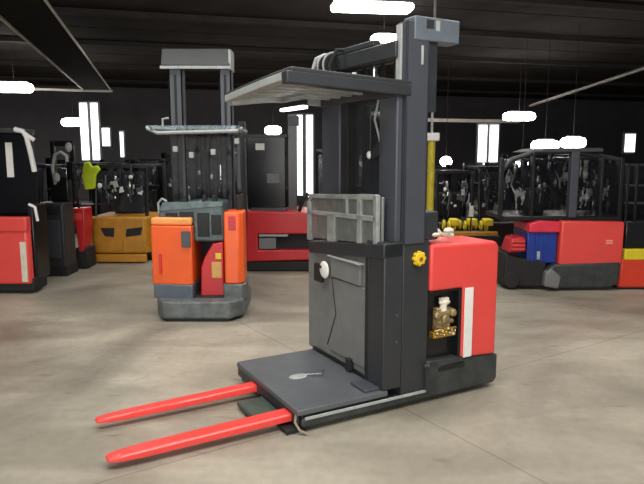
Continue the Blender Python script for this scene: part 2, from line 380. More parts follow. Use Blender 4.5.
# red tail cover with its open bay
pts = [(.915, .738), (1.185, .738), (1.185, .262), (1.50, .238)]
cx_, cz_, rr_ = 1.435, .975, .055
for k in range(7):
    t = R(k * 15); pts.append((cx_ + .01 + rr_ * math.cos(t), cz_ + rr_ * math.sin(t)))
pts += [(.915, 1.042)]
cv = MB().prism(pts, 'y', -.004, .34).build('tail_cover', red, M, .022, 4)
bx(cv, 'white_stripe', white, 1.205, 1.275, -.010, .0, .262, .735, bev=.002)
MB().prism([(.94, .27), (1.46, .24), (1.46, .98), (.94, .98)], 'y', .345, .93).build('rear_cover', deep_red, M, .03, 3)
MB().box(.91, 1.182, .055, .34, .27, .735).box(1.160, 1.183, .0, .06, .27, .735).box(.91, 1.18, .0, .06, .728, .737).build('bay_lining', black, M, .001)
cast = mat('pump_casting', (140, 122, 84), .45, metal=.3, var=.75, scale=45)
pm = MB().box(.985, 1.10, .01, .055, .47, .62).tube([(.975, .02, .58), (1.125, .02, .585)], .026).tube([(.985, .02, .52), (1.125, .02, .525)], .02).build('pump', cast, M, .006)
MB().ball((1.05, .015, .655), .036, (1.25, .7, .6)).box(1.015, 1.075, .0, .03, .66, .685).tube([(1.04, .015, .60), (1.04, .015, .65)], .024).build('pump_cap', cream, pm, 0)
MB().ball((.985, .0, .575), .028, (1, .6, 1)).ball((1.115, .0, .58), .026, (1, .6, 1)).ball((1.05, .0, .545), .03, (1, .5, 1)).build('pump_pipes', cast, pm, 0)
MB().box(.955, 1.14, -.0, .05, .425, .465).tube([(.96, .0, .475), (1.14, .0, .48)], .009).build('pump_base', gold, pm, .004)
for q in range(12):
    x_ = .965 + q * .015
    MB().ball((x_, -.004, .44 + .05 * ((q * 7) % 5) / 5), .008).build('pump_fitting', [gold, cream, chrome][q % 3], pm, 0)
bx(M, 'bay_sill', skirtm, .92, 1.18, .0, .16, .255, .275)
# bits lying in the tray on the cover's front edge
tp = MB()
for k in range(10):
    x_ = .84 + k * .03; tp.ball((x_, .03 + .03 * ((k * 5) % 4), 1.084 + .018 * (k % 3)), .028, (1.4, 1, .7), 8, 6)
tp.tube([(.8, .2, 1.07), (.86, .1, 1.12), (.95, .06, 1.10), (1.02, .12, 1.11), (1.1, .06, 1.08)], .010)
tp.build('cable_bundle', cream, M, 0)
bx(M, 'cover_shelf', dslate, .70, .93, .02, .93, 1.035, 1.06)
# mast
def channel(a0, a1, b0, b1, z0, z1, t=.014):
    return MB().box(a0, a1, b0, b0 + t, z0, z1).box(a0, a0 + t, b0, b1, z0, z1).box(a1 - t, a1, b0, b1, z0, z1)
channel(.695, .862, -.006, .085, 1.06, 2.372).build('mast_rail', slate, M, .003)
channel(.695, .862, .80, .90, .30, 2.30).build('mast_rail', slate, M, .003)
channel(.73, .84, .10, .17, .30, 2.25).build('inner_mast_rail', charcoal, M, .003)
channel(.73, .84, .73, .79, .30, 2.30).build('inner_mast_rail', charcoal, M, .003)
bx(M, 'mast_flange', dslate, .872, .935, .01, .05, 1.86, 2.30, bev=.003)
mh = bx(M, 'mast_housing', charcoal, .70, .98, .012, .42, 1.07, 1.25, bev=.01)
for z_ in (1.32, 1.72, 2.17): bx(M, 'mast_crossbar', charcoal, .74, .80, .08, .82, z_, z_ + .07)
MB().tube([(.78, .46, .5), (.78, .46, 1.9)], .045, 18).build('lift_cylinder', charcoal, M, 0)
MB().tube([(.78, .46, 1.9), (.78, .46, 2.18)], .024, 14).build('cylinder_rod', chrome, M, 0)
for b_ in (.36, .56): MB().box(.765, .785, b_ - .012, b_ + .012, .8, 2.18).build('lift_chain', rubber, M, .002)
br = bx(M, 'mast_head', toplit_slate, .745, 1.085, -.012, .10, 2.268, 2.405, bev=.008)
bx(br, 'head_sticker', dslate, .83, .885, -.0145, -.010, 2.34, 2.39, bev=0); bx(br, 'head_sticker', lgrey, .90, .93, -.0145, -.010, 2.33, 2.39, bev=0)
bx(M, 'mast_clip', lgrey, .80, .815, -.012, -.004, 2.13, 2.24, bev=.002)
# cross yoke, hose sheaves and loops at the top of the inner mast
MB().box(.66, .72, .06, .80, 2.17, 2.27).box(.66, .72, .30, .80, 2.27, 2.31).build('yoke', charcoal, M, .008)
for b_ in (.86, .78): 
    sh = MB().tube([(.66, b_ - .02, 2.21), (.66, b_ + .02, 2.21)], .085, 20).build('hose_sheave', rubber, M, .004)
    MB().ring((.66, b_, 2.21), .087, .008, 'y').build('sheave_rim', lgrey, sh, 0)
tb(M, 'hose', lgrey, [(.58, .92, 2.06), (.57, .93, 2.18), (.60, .93, 2.27), (.66, .92, 2.30), (.70, .9, 2.27)], .014)
tb(M, 'hose', rubber, [(.6, .70, 2.04), (.58, .70, 2.2), (.62, .68, 2.3), (.68, .66, 2.3)], .012)
tb(M, 'hose', white, [(.6, .42, 2.04), (.60, .42, 2.12)], .014)
bx(M, 'light_plate', lgrey, .68, .695, .035, .085, 2.04, 2.36)
# posts carrying the overhead guard
bx(M, 'guard_post', slate, .645, .69, .012, .20, 1.07, 1.95, bev=.01)
bx(M, 'guard_post', slate, .645, .69, .68, .93, 1.0, 1.97, bev=.012)
bx(M, 'post_strip', rubber, .64, .70, .56, .64, 1.0, 1.95)
bx(M, 'mast_screen', smoke_glass, .70, .706, .20, .57, 1.05, 1.95, bev=0)
MB().box(.69, .70, .20, .48, 1.33, 1.35).box(.69, .70, .20, .22, 1.05, 1.9).build('screen_frame', slate, M, .002)
lm = MB().ball((.64, .29, 1.60), .026, (.8, 1, 1)).build('round_lamp', white, M, 0)
MB().prism([(.16, 1.69), (.27, 1.63), (.27, 1.57), (.17, 1.60)], 'x', .63, .66).tube([(.65, .30, 1.62), (.655, .31, 1.8), (.65, .30, 1.95)], .005).build('lamp_bracket', dslate, lm, .003)
tb(M, 'hose', lgrey, [(.67, .24, 1.95), (.66, .27, 1.82), (.665, .22, 1.7), (.67, .21, 1.5), (.67, .2, 1.08)], .007)
# overhead guard: curved sheet with a thick rolled edge
def roof_h(a, b):
    s = max(0, min(1, (.35 - a) / .5)); s = s * s * (3 - 2 * s)
    return 2.015 + .03 * max(0, (.65 - a) / .75) - .055 * s * (max(0, b) / .95) ** 1.3
def sheet(a0, a1, b0, b1, th, off, na=14, nb=10):
    o = MB(); T = []; Bt = []
    for i in range(na + 1):
        a = a0 + (a1 - a0) * i / na
        T.append([o.bm.verts.new((a, b0 + (b1 - b0) * j / nb, roof_h(a, b0 + (b1 - b0) * j / nb) + off)) for j in range(nb + 1)])
        Bt.append([o.bm.verts.new((a, b0 + (b1 - b0) * j / nb, roof_h(a, b0 + (b1 - b0) * j / nb) + off - th)) for j in range(nb + 1)])
    for i in range(na):
        for j in range(nb):
            o.bm.faces.new((T[i][j], T[i + 1][j], T[i + 1][j + 1], T[i][j + 1])); o.bm.faces.new((Bt[i][j], Bt[i][j + 1], Bt[i + 1][j + 1], Bt[i + 1][j]))
    for i in range(na):
        o.bm.faces.new((T[i][0], Bt[i][0], Bt[i + 1][0], T[i + 1][0])); o.bm.faces.new((T[i][nb], T[i + 1][nb], Bt[i + 1][nb], Bt[i][nb]))
    for j in range(nb):
        o.bm.faces.new((T[0][j], T[0][j + 1], Bt[0][j + 1], Bt[0][j])); o.bm.faces.new((T[na][j], Bt[na][j], Bt[na][j + 1], T[na][j + 1]))
    return o
og = sheet(-.06, .73, -.01, .96, .025, .02).build('overhead_guard', charcoal, M, .006)
sheet(-.085, .73, -.012, .06, .068, .0).build('guard_edge', charcoal, og, .012)
sheet(-.04, .73, .90, .965, .07, .0).build('guard_edge', lgrey, og, .012)
sheet(-.075, -.01, .0, .96, .045, .0).build('guard_edge', lgrey, og, .012)
sheet(-.03, .42, .04, .92, .012, -.012).build('guard_lit_underside', mat('lit_underside_grey', (176, 178, 176), .4, var=.3, scale=4), og, .002)  # light caught by the underside, put in as a pale sheet
for b_ in (.2, .34, .48, .62, .76): sheet(-.04, .66, b_, b_ + .05, .035, -.005).build('guard_slat', lgrey, og, .008)
sheet(.62, .70, .0, .96, .07, -.005).build('guard_edge', charcoal, og, .008)
MB().box(.30, .34, .56, .90, 1.895, 1.915).build('strip_light', beam_lamp_m, og, .004)
bx(og, 'strip_light_bracket', rubber, .30, .34, .56, .90, 1.915, 1.95)

# ------------------------------------------------------------------ orange reach truck behind on the left
D = 5.9
def lx(x, d, cx): return at(x, 250, d).x - cx
OX = at(198, 318, D).x
O = root('reach_truck', 'orange stand-on reach truck with tall twin mast behind the red forks', 'forklift', (OX, D, 0), 0)
def X(x, d=D): return at(x, 240, d).x - OX
def Z(y, d=D): return at(198, y, d).z
MB().prism([(X(155), .0), (X(164), -.17), (X(232), -.17), (X(243), -.02), (X(243), .6), (X(155), .6)], 'z', .03, .20).build('chassis', footm, O, .02, 3)
MB().prism([(X(159), .0), (X(167), -.15), (X(230), -.15), (X(240), .0), (X(240), .6), (X(158), .6)], 'z', .0, .04).build('floor_skirt', rubber, O, .005)  # black skirt that also takes in the shadow beneath the chassis
# left cover
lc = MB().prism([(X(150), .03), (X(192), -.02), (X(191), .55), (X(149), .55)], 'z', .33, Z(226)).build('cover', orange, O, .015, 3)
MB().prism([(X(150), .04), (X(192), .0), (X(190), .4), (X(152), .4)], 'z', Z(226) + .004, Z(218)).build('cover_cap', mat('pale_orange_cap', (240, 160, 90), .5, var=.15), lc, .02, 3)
bx(lc, 'hand_slot', deep_red, X(158), X(160.5), -.003, .04, Z(274), Z(254), bev=.002)
MB().box(X(182), X(191), -.035, .02, Z(247), Z(231)).build('grey_vent', slate, lc, .004)
MB().prism([(X(151), .02), (X(192), -.04), (X(192), .5), (X(151), .5)], 'z', .19, .335).build('foot', mat('blue_grey_foot', (88, 98, 108), .5, var=.15), O, .012, 3)
# right cover
rc = MB().prism([(X(224), -.01), (X(239), -.01), (X(243), .04), (X(242), .35), (X(224), .35)], 'z', Z(284), Z(212)).build('cover', orange, O, .02, 3)
bx(rc, 'cover_recess', deep_red, X(229), X(236), -.014, .0, Z(230), Z(216), bev=.004)
MB().prism([(X(222), .0), (X(241), -.03), (X(245), .05), (X(243), .4), (X(222), .4)], 'z', .17, Z(284)).build('foot', footm, O, .015, 3)
# centre
cb = MB().prism([(X(198), Z(298)), (X(222), Z(298)), (X(222), Z(243)), (X(211), Z(245)), (X(203), Z(258)), (X(199), Z(268))], 'y', .06, .5).build('red_housing', deep_red, O, .012, 3)
bx(cb, 'rating_plate', tan, X(210), X(220), .052, .062, Z(279), Z(263), bev=.002)
bx(cb, 'small_plate', byellow, X(214), X(220), .052, .062, Z(260), Z(254), bev=.001)
bx(O, 'entry_floor', rubber, X(190), X(225), .0, .5, .19, .215)
bx(O, 'entry_back', rubber, X(190), X(225), .5, .55, .2, Z(240))
# console top (tinted) with instruments
MB().prism([(X(155), Z(219)), (X(160), Z(206)), (X(200), Z(201)), (X(222), Z(203)), (X(223), Z(243)), (X(192), Z(243)), (X(191), Z(226))], 'y', .10, .50).build('console', teal, O, .02, 3)
MB().prism([(X(158), Z(212)), (X(162), Z(203)), (X(223), Z(202)), (X(223), Z(207))], 'y', .05, .12).build('console_lip', teal, O, .006)
for x0, x1, y0, y1 in ((164, 176, 228, 214), (178, 192, 226, 213), (196, 208, 238, 214), (210, 220, 236, 216)):
    bx(O, 'console_pane', gloss, X(x0), X(x1), .085, .10, Z(y0), Z(y1), bev=.003)
for x0 in (183, 203, 213): MB().box(X(x0) - .02, X(x0) + .02, .1, .2, Z(205), Z(205) + .06).ball((X(x0), .12, Z(205) + .07), .022).build('control_lever', rubber, O, .004)
tb(O, 'grab_handle', lgrey, [(X(155), .2, Z(218)), (X(154), .2, Z(205)), (X(158), .2, Z(200)), (X(163), .2, Z(203))], .012)
MB().box(X(233), X(240), .25, .35, Z(212), Z(196)).ball((X(236), .3, Z(193)), .03).build('mirror', rubber, O, .01)
# mast, set back
DM = 6.5; OY = DM - D
def XM(x): return at(x, 90, DM).x - OX
def ZM(y): return at(198, y, DM).z
for x0, x1, rev in ((168.5, 182.5, 0), (219, 231.5, 1)):
    o = MB().box(XM(x0), XM(x1), OY, OY + .02, .2, ZM(68)).box(XM(x0), XM(x0) + .02, OY, OY + .14, .2, ZM(68)).box(XM(x1) - .02, XM(x1), OY, OY + .14, .2, ZM(68))
    o.build('mast_rail', slate, O, .004)
    xm = XM((x0 + x1) / 2)
    bx(O, 'mast_rail_groove', rubber, xm - .012, xm + .012, OY - .006, OY, .3, ZM(75), bev=0)
for x0, x1 in ((186, 191), (210, 215)): bx(O, 'inner_mast_rail', charcoal, XM(x0), XM(x1), OY + .04, OY + .12, .2, ZM(128))
hd = MB().prism([(OY - .02, ZM(68)), (OY - .05, ZM(66)), (OY + .02, ZM(48)), (OY + .22, ZM(48)), (OY + .22, ZM(68))], 'x', XM(162.5), XM(231)).build('mast_head', charcoal, O, .008)
bx(hd, 'head_lip', lgrey, XM(162), XM(232), OY - .06, OY - .045, ZM(69.5), ZM(66.5), bev=.002)
bx(hd, 'head_end', lgrey, XM(229.5), XM(232), OY - .04, OY + .2, ZM(70), ZM(50), bev=.004)
for y_ in (150, 180): bx(O, 'mast_crossbar', charcoal, XM(172), XM(229), OY + .05, OY + .09, ZM(y_ + 3), ZM(y_))
bx(O, 'mast_screen', dark_glass, XM(169), XM(231), OY - .03, OY - .022, Z(205), ZM(134), bev=0)
MB().tube([(XM(200), OY + .1, .3), (XM(200), OY + .1, ZM(135))], .04, 16).build('lift_cylinder', charcoal, O, 0)
for x_ in (194, 207): tb(O, 'hose', rubber, [(XM(x_), OY + .02, ZM(205)), (XM(x_), OY, ZM(160)), (XM(x_) + .02, OY + .05, ZM(135))], .014)
# overhead guard
DG = 5.95; gy = DG - D
def XG(x): return at(x, 130, DG).x - OX
def ZG(y): return at(198, y, DG).z
gt = MB().prism([(XG(146), gy + .02), (XG(152), gy - .04), (XG(236), gy - .04), (XG(240), gy + .0), (XG(238), gy + .75), (XG(160), gy + .75)], 'z', ZG(131), ZG(125.5)).build('overhead_guard', blueglass, O, .012, 3)
MB().tube([(XG(147), gy, ZG(128)), (XG(158), gy - .03, ZG(133)), (XG(238), gy - .03, ZG(131)), (XG(240), gy + .1, ZG(128))], .018).tube([(XG(147), gy, ZG(127)), (XG(165), gy + .7, ZG(127))], .015).build('guard_tube', lgrey, gt, 0)
for k in range(5): bx(gt, 'guard_slat', slate, XG(160 + k * 17), XG(165 + k * 17), gy - .02, gy + .7, ZG(134), ZG(131), bev=.003)
for x_ in (171, 231): MB().box(XG(x_) - .02, XG(x_) + .02, gy + .5, gy + .55, Z(212), ZG(131)).build('guard_post', charcoal, O, .006)
for x_, y_ in ((174, 148), (233, 128), (236, 140), (190, 154), (212, 151)): MB().box(XG(x_) - .02, XG(x_) + .025, gy, gy + .05, ZG(y_ + 4), ZG(y_ - 2)).build('guard_fitting', [lgrey, white][x_ % 2], gt, .006)
tb(gt, 'grab_hook', lgrey, [(XG(163), gy, ZG(127)), (XG(163), gy, ZG(119)), (XG(169), gy, ZG(118))], .01)

# ------------------------------------------------------------------ the crowd of trucks behind
def dark_truck(label, px, d, wpx, top, body_top, body_m, rz=0, seed=0, mast_top=None, accents=3, name='forklift', group=None, cabin=True):
    """a counterbalance truck seen end on: weight, guard on four posts, mast, seat, wheel"""
    rnd = random.Random(seed); W = wpx * d / F; p = at(px, 240, d)
    t = root(name, label, 'forklift', (p.x, d, 0), rz, group)
    H = at(px, top, d).z; Hb = at(px, body_top, d).z; h = W / 2
    MB().prism([(-h, .12), (-h * .9, .0), (h * .9, .0), (h, .12), (h, .9), (-h, .9)], 'z', .14, Hb).build('counterweight', body_m, t, .04, 3)
    MB().box(-h * .95, h * .95, .12, 1.7, .10, .32).build('chassis', rubber, t, .02)
    for sx in (-1, 1):
        for yy in (.35, 1.45):
            w1 = MB().tube([(sx * h * .98, yy, .21), (sx * h * .70, yy, .21)], .21, 22).build('wheel', rubber, t, .02)
            MB().tube([(sx * h * 1.0, yy, .21), (sx * h * .9, yy, .21)], .10, 14).build('wheel_hub', body_m, w1, .005)
    for sx in (-1, 1):
        MB().tube([(sx * h * .86, .15, Hb - .1), (sx * h * .84, .25, H - .06), (sx * h * .80, .38, H)], .028, 8).build('guard_post', black, t, 0)
        MB().tube([(sx * h * .88, 1.25, .3), (sx * h * .84, 1.15, H - .02)], .03, 8).build('guard_post', black, t, 0)
    g = MB().box(-h * .88, h * .88, .30, .36, H - .04, H + .02).box(-h * .88, h * .88, 1.15, 1.22, H - .04, H + .02)
    for k in range(7): g.box(-h * .84 + k * h * .27, -h * .84 + k * h * .27 + .03, .33, 1.18, H - .03, H + .01)
    g.build('overhead_guard', black, t, .006)
    st = MB().box(-.22, .22, .55, .98, Hb - .12, Hb + .04).box(-.21, .21, .50, .60, Hb + .02, Hb + .46, rot=(R(8), 0, 0)).build('seat', rubber, t, .04, 3)
    MB().ring((0, 1.18, Hb + .22), .16, .014, 'y').tube([(0, 1.18, Hb + .22), (0, 1.35, Hb - .1)], .02).build('steering_wheel', rubber, t, 0)
    mt = mast_top and at(px, mast_top, d).z or H + .12
    for sx in (-1, 1):
        MB().box(sx * h * .55 - .04, sx * h * .55 + .04, 1.62, 1.76, .12, mt).box(sx * h * .42 - .025, sx * h * .42 + .025, 1.66, 1.74, .12, mt - .06).build('mast_rail', gloss, t, .004)
        MB().box(sx * .16 - .012, sx * .16 + .012, 1.64, 1.66, .4, mt - .1).build('lift_chain', black, t, 0)
        MB().box(sx * .3 - .05, sx * .3 + .05, 1.8, 2.7, .12, .16).box(sx * .3 - .05, sx * .3 + .05, 1.78, 1.84, .12, .6).build('fork', black, t, .004)
    for zz in (1.0, mt - .12): bx(t, 'mast_crossbar', black, -h * .6, h * .6, 1.62, 1.70, zz, zz + .08)
    MB().tube([(-.05, 1.70, .3), (-.05, 1.70, mt - .1)], .04, 12).build('lift_cylinder', slate, t, 0)
    if cabin:
        MB().box(-h * .8, h * .8, .28, .29, Hb + .05, H - .08).build('rear_screen', smoke_glass, t, 0)
    for k in range(accents):  # pale beads and chips stand in for glints among small fittings
        x_ = rnd.uniform(-h * .7, h * .7); z_ = rnd.uniform(Hb + .25, H - .15); y_ = rnd.uniform(.05, .22)
        m_ = rnd.choice([chrome, white, lgrey, slate])
        s_ = rnd.uniform(.012, .036)
        if k % 3 == 0: MB().tube([(x_, y_ + .02, z_ - .25), (x_ + rnd.uniform(-.06, .06), y_ + .03, z_), (x_ + rnd.uniform(-.08, .08), .25, z_ + .16)], .016, 6).build('hose', rnd.choice([rubber, slate, gloss]), t, 0)
        if k % 2: MB().ball((x_, y_, z_), s_, (1, .6, rnd.uniform(.8, 2.0)), 8, 6).build('glint_bead', m_, t, 0)
        else: MB().box(x_ - s_, x_ + s_, y_, y_ + .03, z_ - s_ * rnd.uniform(.6, 2.5), z_ + s_, rot=(0, rnd.uniform(-.5, .5), 0)).build('glint_chip', m_, t, .004)
    return t

# 1: cab truck cut by the left edge
d1 = 6.9; x1 = at(0, 240, d1).x
T = root('order_picker', 'salmon red cab truck with white roof trim cut off by the left edge', 'forklift', (x1, d1, 0), R(0))
def X1(x): return at(x, 240, d1).x - x1
def Z1(y): return at(10, y, d1).z
lb = MB().prism([(X1(-70), .0), (X1(27), .0), (X1(29), .05), (X1(28), .10), (X1(-70), .10)], 'z', .12, Z1(218)).build('body', red, T, .03, 3)
MB().box(X1(-70), X1(28.5), -.02, .1, Z1(232), Z1(217)).build('body_lip', red, lb, .02, 3)
bx(lb, 'pale_stripe', cream, X1(19.5), X1(25.5), -.008, .004, Z1(282), Z1(242), bev=.003)
MB().prism([(X1(-70), .03), (X1(30), .03), (X1(31), .15), (X1(29), .4), (X1(-70), .4)], 'z', .03, .19).build('chassis', rubber, T, .02)
bx(T, 'cab_side', black, X1(24), X1(31), .1, .45, .15, Z1(205), bev=.02)
cbm = MB().prism([(X1(-60), Z1(216)), (X1(30), Z1(216)), (X1(31), Z1(175)), (X1(24), Z1(133)), (X1(-60), Z1(131))], 'y', .25, .32).build('cab_window', gloss, T, .01)
bx(cbm, 'window_sticker', white, X1(1), X1(8), .24, .25, Z1(178), Z1(142), bev=.002)
MB().prism([(X1(-60), Z1(131)), (X1(22), Z1(133)), (X1(22), Z1(128)), (X1(-60), Z1(127))], 'y', .1, .5).build('cab_roof', charcoal, T, .01)
MB().tube([(X1(18), .1, Z1(129)), (X1(26), .1, Z1(131)), (X1(29), .1, Z1(136)), (X1(31), .12, Z1(150)), (X1(33), .15, Z1(172))], .028, 10).tube([(X1(26), .1, Z1(132)), (X1(36), .12, Z1(140))], .024, 8).build('roof_trim', white, T, 0)
MB().tube([(X1(27), .1, Z1(205)), (X1(33), .1, Z1(208)), (X1(34), .12, Z1(222))], .018, 8).build('grab_handle', white, T, 0)
MB().box(X1(-60), X1(22), .4, .46, .2, Z1(131)).build('cab_back', black, T, .01)

# 2: dark grey stacker
d2 = 8.0; x2 = at(55, 240, d2).x
T = root('pallet_stacker', 'dark grey stacker with a pale looped hose standing right of the left-edge cab truck', 'forklift', (x2, d2, 0), 0)
def X2(x): return at(x, 240, d2).x - x2
def Z2(y): return at(55, y, d2).z
b2 = MB().box(X2(37), X2(65), 0, .35, .10, Z2(203)).build('body', charcoal, T, .03, 3)
bx(b2, 'front_door', slate, X2(41), X2(61), -.01, .0, Z2(258), Z2(220), bev=.006)
bx(b2, 'vent', rubber, X2(41), X2(61), -.012, .0, Z2(214), Z2(207), bev=.002)
bx(T, 'floor_skirt', rubber, X2(36), X2(66), -.02, .35, .0, .13)
bx(b2, 'foot_step', chrome, X2(39), X2(47), -.06, 0, Z2(267), Z2(263), bev=.003)
for q in (44, 64): MB().box(X2(q), X2(q + 4), .35, .42, Z2(203), Z2(140)).build('mast_rail', black, T, .004)
bx(T, 'mast_crossbar', black, X2(44), X2(68), .37, .41, Z2(146), Z2(140))
bx(T, 'control_panel', black, X2(46), X2(66), .2, .34, Z2(203), Z2(172), bev=.03)
MB().tube([(X2(53), .18, Z2(185)), (X2(51), .18, Z2(168)), (X2(54), .18, Z2(155)), (X2(60), .18, Z2(152)), (X2(66), .18, Z2(156)), (X2(66), .18, Z2(166))], .022, 8).ball((X2(55), .16, Z2(178)), .05, (1, .5, 1.3)).ball((X2(69), .16, Z2(147)), .045, (1, .6, 1.4)).build('looped_hose', lgrey, T, 0)
MB().box(X2(56), X2(66), .16, .22, Z2(178), Z2(168)).build('lamp', chrome, T, .01)
MB().box(X2(66), X2(73), .14, .22, Z2(180), Z2(162)).build('mirror', gloss, T, .01)

# 3: small red truck tail
d3 = 8.5; x3 = at(77, 240, d3).x
T = root('pallet_truck', 'small red pedestrian truck squeezed between dark stacker and ochre truck', 'pallet truck', (x3, d3, 0), 0)
def X3(x): return at(x, 240, d3).x - x3
def Z3(y): return at(77, y, d3).z
b3 = MB().prism([(X3(69), Z3(222)), (X3(69), Z3(209)), (X3(86), Z3(208)), (X3(86), Z3(224)), (X3(83), Z3(252)), (X3(78), Z3(252)), (X3(76), Z3(224))], 'y', 0, .3).build('cover', deep_red, T, .02, 3)
bx(b3, 'badge_plate', red, X3(72), X3(83), -.01, 0, Z3(220), Z3(213), bev=.004)
bx(T, 'chassis', rubber, X3(74), X3(86), .02, .35, .0, Z3(248), bev=.02)
MB().tube([(X3(78), .1, Z3(210)), (X3(79), 0, Z3(190)), (X3(79), -.02, Z3(180))], .018).box(X3(74), X3(84), -.04, 0, Z3(181), Z3(176)).build('tiller', rubber, T, .006)

# 4: ochre truck
T = dark_truck('ochre yellow forklift with two dark vents in its rounded back', 119, 9.0, 61, 166, 217, yellow, R(0), 3, 160, 24)
d4 = 9.0; x4 = at(119, 240, d4).x
def X4(x): return at(x, 240, d4).x - x4
def Z4(y): return at(119, y, d4).z
for pts in ([(101, 228), (115, 228), (114, 237), (105, 236)], [(126, 237), (127, 229), (143, 227), (141, 235)]):
    MB().prism([(X4(a), Z4(b)) for a, b in pts], 'y', -.012, .01).build('vent', rubber, T, .004)
bx(T, 'tow_pin', yellow, X4(117), X4(123), -.02, .0, Z4(250), Z4(238), bev=.006)
bx(T, 'lower_lip', yellow, X4(94), X4(146), -.035, .05, Z4(262), Z4(254), bev=.02)
# driver's lime vest hanging on the post
v = MB().prism([(0, 0), (.14, .02), (.17, .22), (.24, .30), (.20, .36), (.12, .34), (.08, .42), (-.0, .40), (-.04, .2)], 'y', -.03, .03).build('safety_vest', hivis, None, .02, 3)
v.location = at(85, 190, 9.0) + Vector((0, .02, 0)); tag(v, 'lime yellow safety vest hanging beside the ochre forklift mast', 'vest')

# 5: deep red truck behind the reach truck
d5 = 8.3; x5 = at(275, 240, d5).x
T = root('counterbalance_truck', 'deep red truck with tall glossy black screen behind the orange reach truck', 'forklift', (x5, d5, 0), 0)
def X5(x): return at(x, 240, d5).x - x5
def Z5(y): return at(275, y, d5).z
b5 = MB().prism([(X5(245), Z5(262)), (X5(316), Z5(260)), (X5(316), Z5(250)), (X5(258), Z5(250)), (X5(258), Z5(234)), (X5(316), Z5(234)), (X5(316), Z5(213)), (X5(247), Z5(211))], 'y', 0, .9).build('body', deep_red, T, .02, 3)
bx(T, 'slot_back', rubber, X5(258), X5(316), .12, .8, Z5(250), Z5(234), bev=0)
bx(b5, 'slot_plate', mgrey, X5(259), X5(276), .0, .06, Z5(249), Z5(238), bev=.004)
bx(b5, 'slot_trim', lgrey, X5(259), X5(288), -.004, .04, Z5(236.5), Z5(234.5), bev=.002)
bx(T, 'floor_skirt', rubber, X5(246), X5(318), .02, 1.2, .0, Z5(261.5), bev=.02)
sc5 = MB().box(X5(246), X5(285), .25, .29, Z5(211), Z5(136)).build('screen', gloss, T, .01)
bx(sc5, 'screen_patch', white, X5(255), X5(264), .242, .25, Z5(150), Z5(143), bev=.004)  # paler patches set on the black screen
bx(sc5, 'screen_patch', mgrey, X5(266), X5(279), .242, .25, Z5(184), Z5(174), bev=.004)
bx(T, 'screen_frame', charcoal, X5(244), X5(287), .24, .30, Z5(137), Z5(134)); bx(T, 'mast_rail', black, X5(287), X5(296), .4, .55, .2, Z5(112)); bx(T, 'mast_rail', charcoal, X5(236), X5(243), .4, .55, .2, Z5(120))
bx(T, 'mast_head', slate, X5(288), X5(298), .36, .6, Z5(124), Z5(114))
bx(T, 'seat_back', rubber, X5(262), X5(296), .5, .6, Z5(211), Z5(190), bev=.03)
bx(T, 'dash', slate, X5(250), X5(286), .1, .3, Z5(212), Z5(209))
MB().tube([(X5(299), .1, Z5(212)), (X5(303), .05, Z5(200)), (X5(308), .1, Z5(194))], .03).box(X5(297), X5(303), .1, .15, Z5(206), Z5(196)).build('tiller', rubber, T, .01)

# 6: dark row behind, left and middle
ROW = [
 ('black forklift with bright glint beads directly behind the orange reach truck mast', 205, 9.8, 62, 152, 216, black, 11, 146),
 ('black forklift showing between the ochre truck and the orange reach truck', 158, 12.4, 46, 160, 208, black, 12, 152),
 ('black forklift half hidden behind the mast of the near order picker', 342, 10.5, 60, 150, 214, black, 14, 140),
 ('black forklift just right of the near mast with bright tag on its back', 456, 9.9, 42, 172, 222, black, 15, 166),
 ('black forklift with cluttered back immediately left of the blue box truck', 499, 9.9, 42, 168, 222, black, 16, 164),
 ('black forklift seen through the left half of the cab with the blue box', 542, 10.2, 44, 160, 218, black, 21, 154),
 ('black forklift seen through the right half of the cab with the blue box', 598, 10.2, 50, 158, 218, black, 23, 152),
 ('black forklift deep in the row at the left beneath the tall window', 94, 14.0, 50, 164, 204, black, 17, 160),
 ('black forklift with slim mast farthest back behind the left-edge cab truck', 24, 11.0, 42, 166, 214, black, 18, 158),
]
for lab, px, d, wp, top, bt, bm_, sd, mtp in ROW:
    dark_truck(lab, px, d, wp, top, bt, bm_, 0, sd, mtp, 22, group=None, cabin=sd % 2 == 0)

# 7: yellow bodied machine low behind the red tail cover
d7 = 8.8; x7 = at(470, 240, d7).x
T = root('tow_tractor', 'low yellow machine with ribbed hoses showing behind the near red tail cover', 'tow tractor', (x7, d7, 0), 0)
def X7(x): return at(x, 240, d7).x - x7
def Z7(y): return at(470, y, d7).z
bx(T, 'body', dslate, X7(440), X7(502), .05, .7, .0, Z7(236), bev=.03)
k7 = MB()
for k in range(9): k7.ring((X7(446 + k * 5.4), .2, Z7(226 + (k % 3))), .055, .02, 'x', 12, 6)
k7.build('ribbed_hose', byellow, T, 0)
MB().box(X7(443), X7(498), .0, .06, Z7(236), Z7(232)).build('yellow_rail', yellow, T, .01)
for q in (452, 470, 486): MB().box(X7(q), X7(q + 9), .1, .3, Z7(227), Z7(220)).build('yellow_cap', byellow, T, .02)
bx(T, 'white_tag', white, X7(469), X7(473), .02, .04, Z7(217), Z7(206), bev=.004)
tb(T, 'tag_stalk', rubber, [(X7(471), .05, Z7(234)), (X7(471), .03, Z7(190))], .012)
# yellow pole with white cap
pp = at(430, 208, 7.6)
T = root('yellow_pole', 'slim yellow pole with white cap standing right behind the near mast', 'pole', (pp.x, 7.6, 0), 0)
pw = .045
MB().tube([(0, 0, 0), (0, 0, at(430, 140, 7.6).z)], pw, 14).build('pole', mat('pole_yellow', (186, 170, 44), .5, var=.2), T, 0)
MB().box(-.085, .085, -.07, .07, at(430, 141, 7.6).z, at(430, 133, 7.6).z).build('cap', white, T, .012)
MB().tube([(-.0, 0, at(430, 133, 7.6).z), (-.0, 0, CH - .05)], .016, 8).build('conduit', lgrey, T, 0)
MB().box(-.12, .12, -.12, .12, 0, .02).build('base_plate', byellow, T, .004)

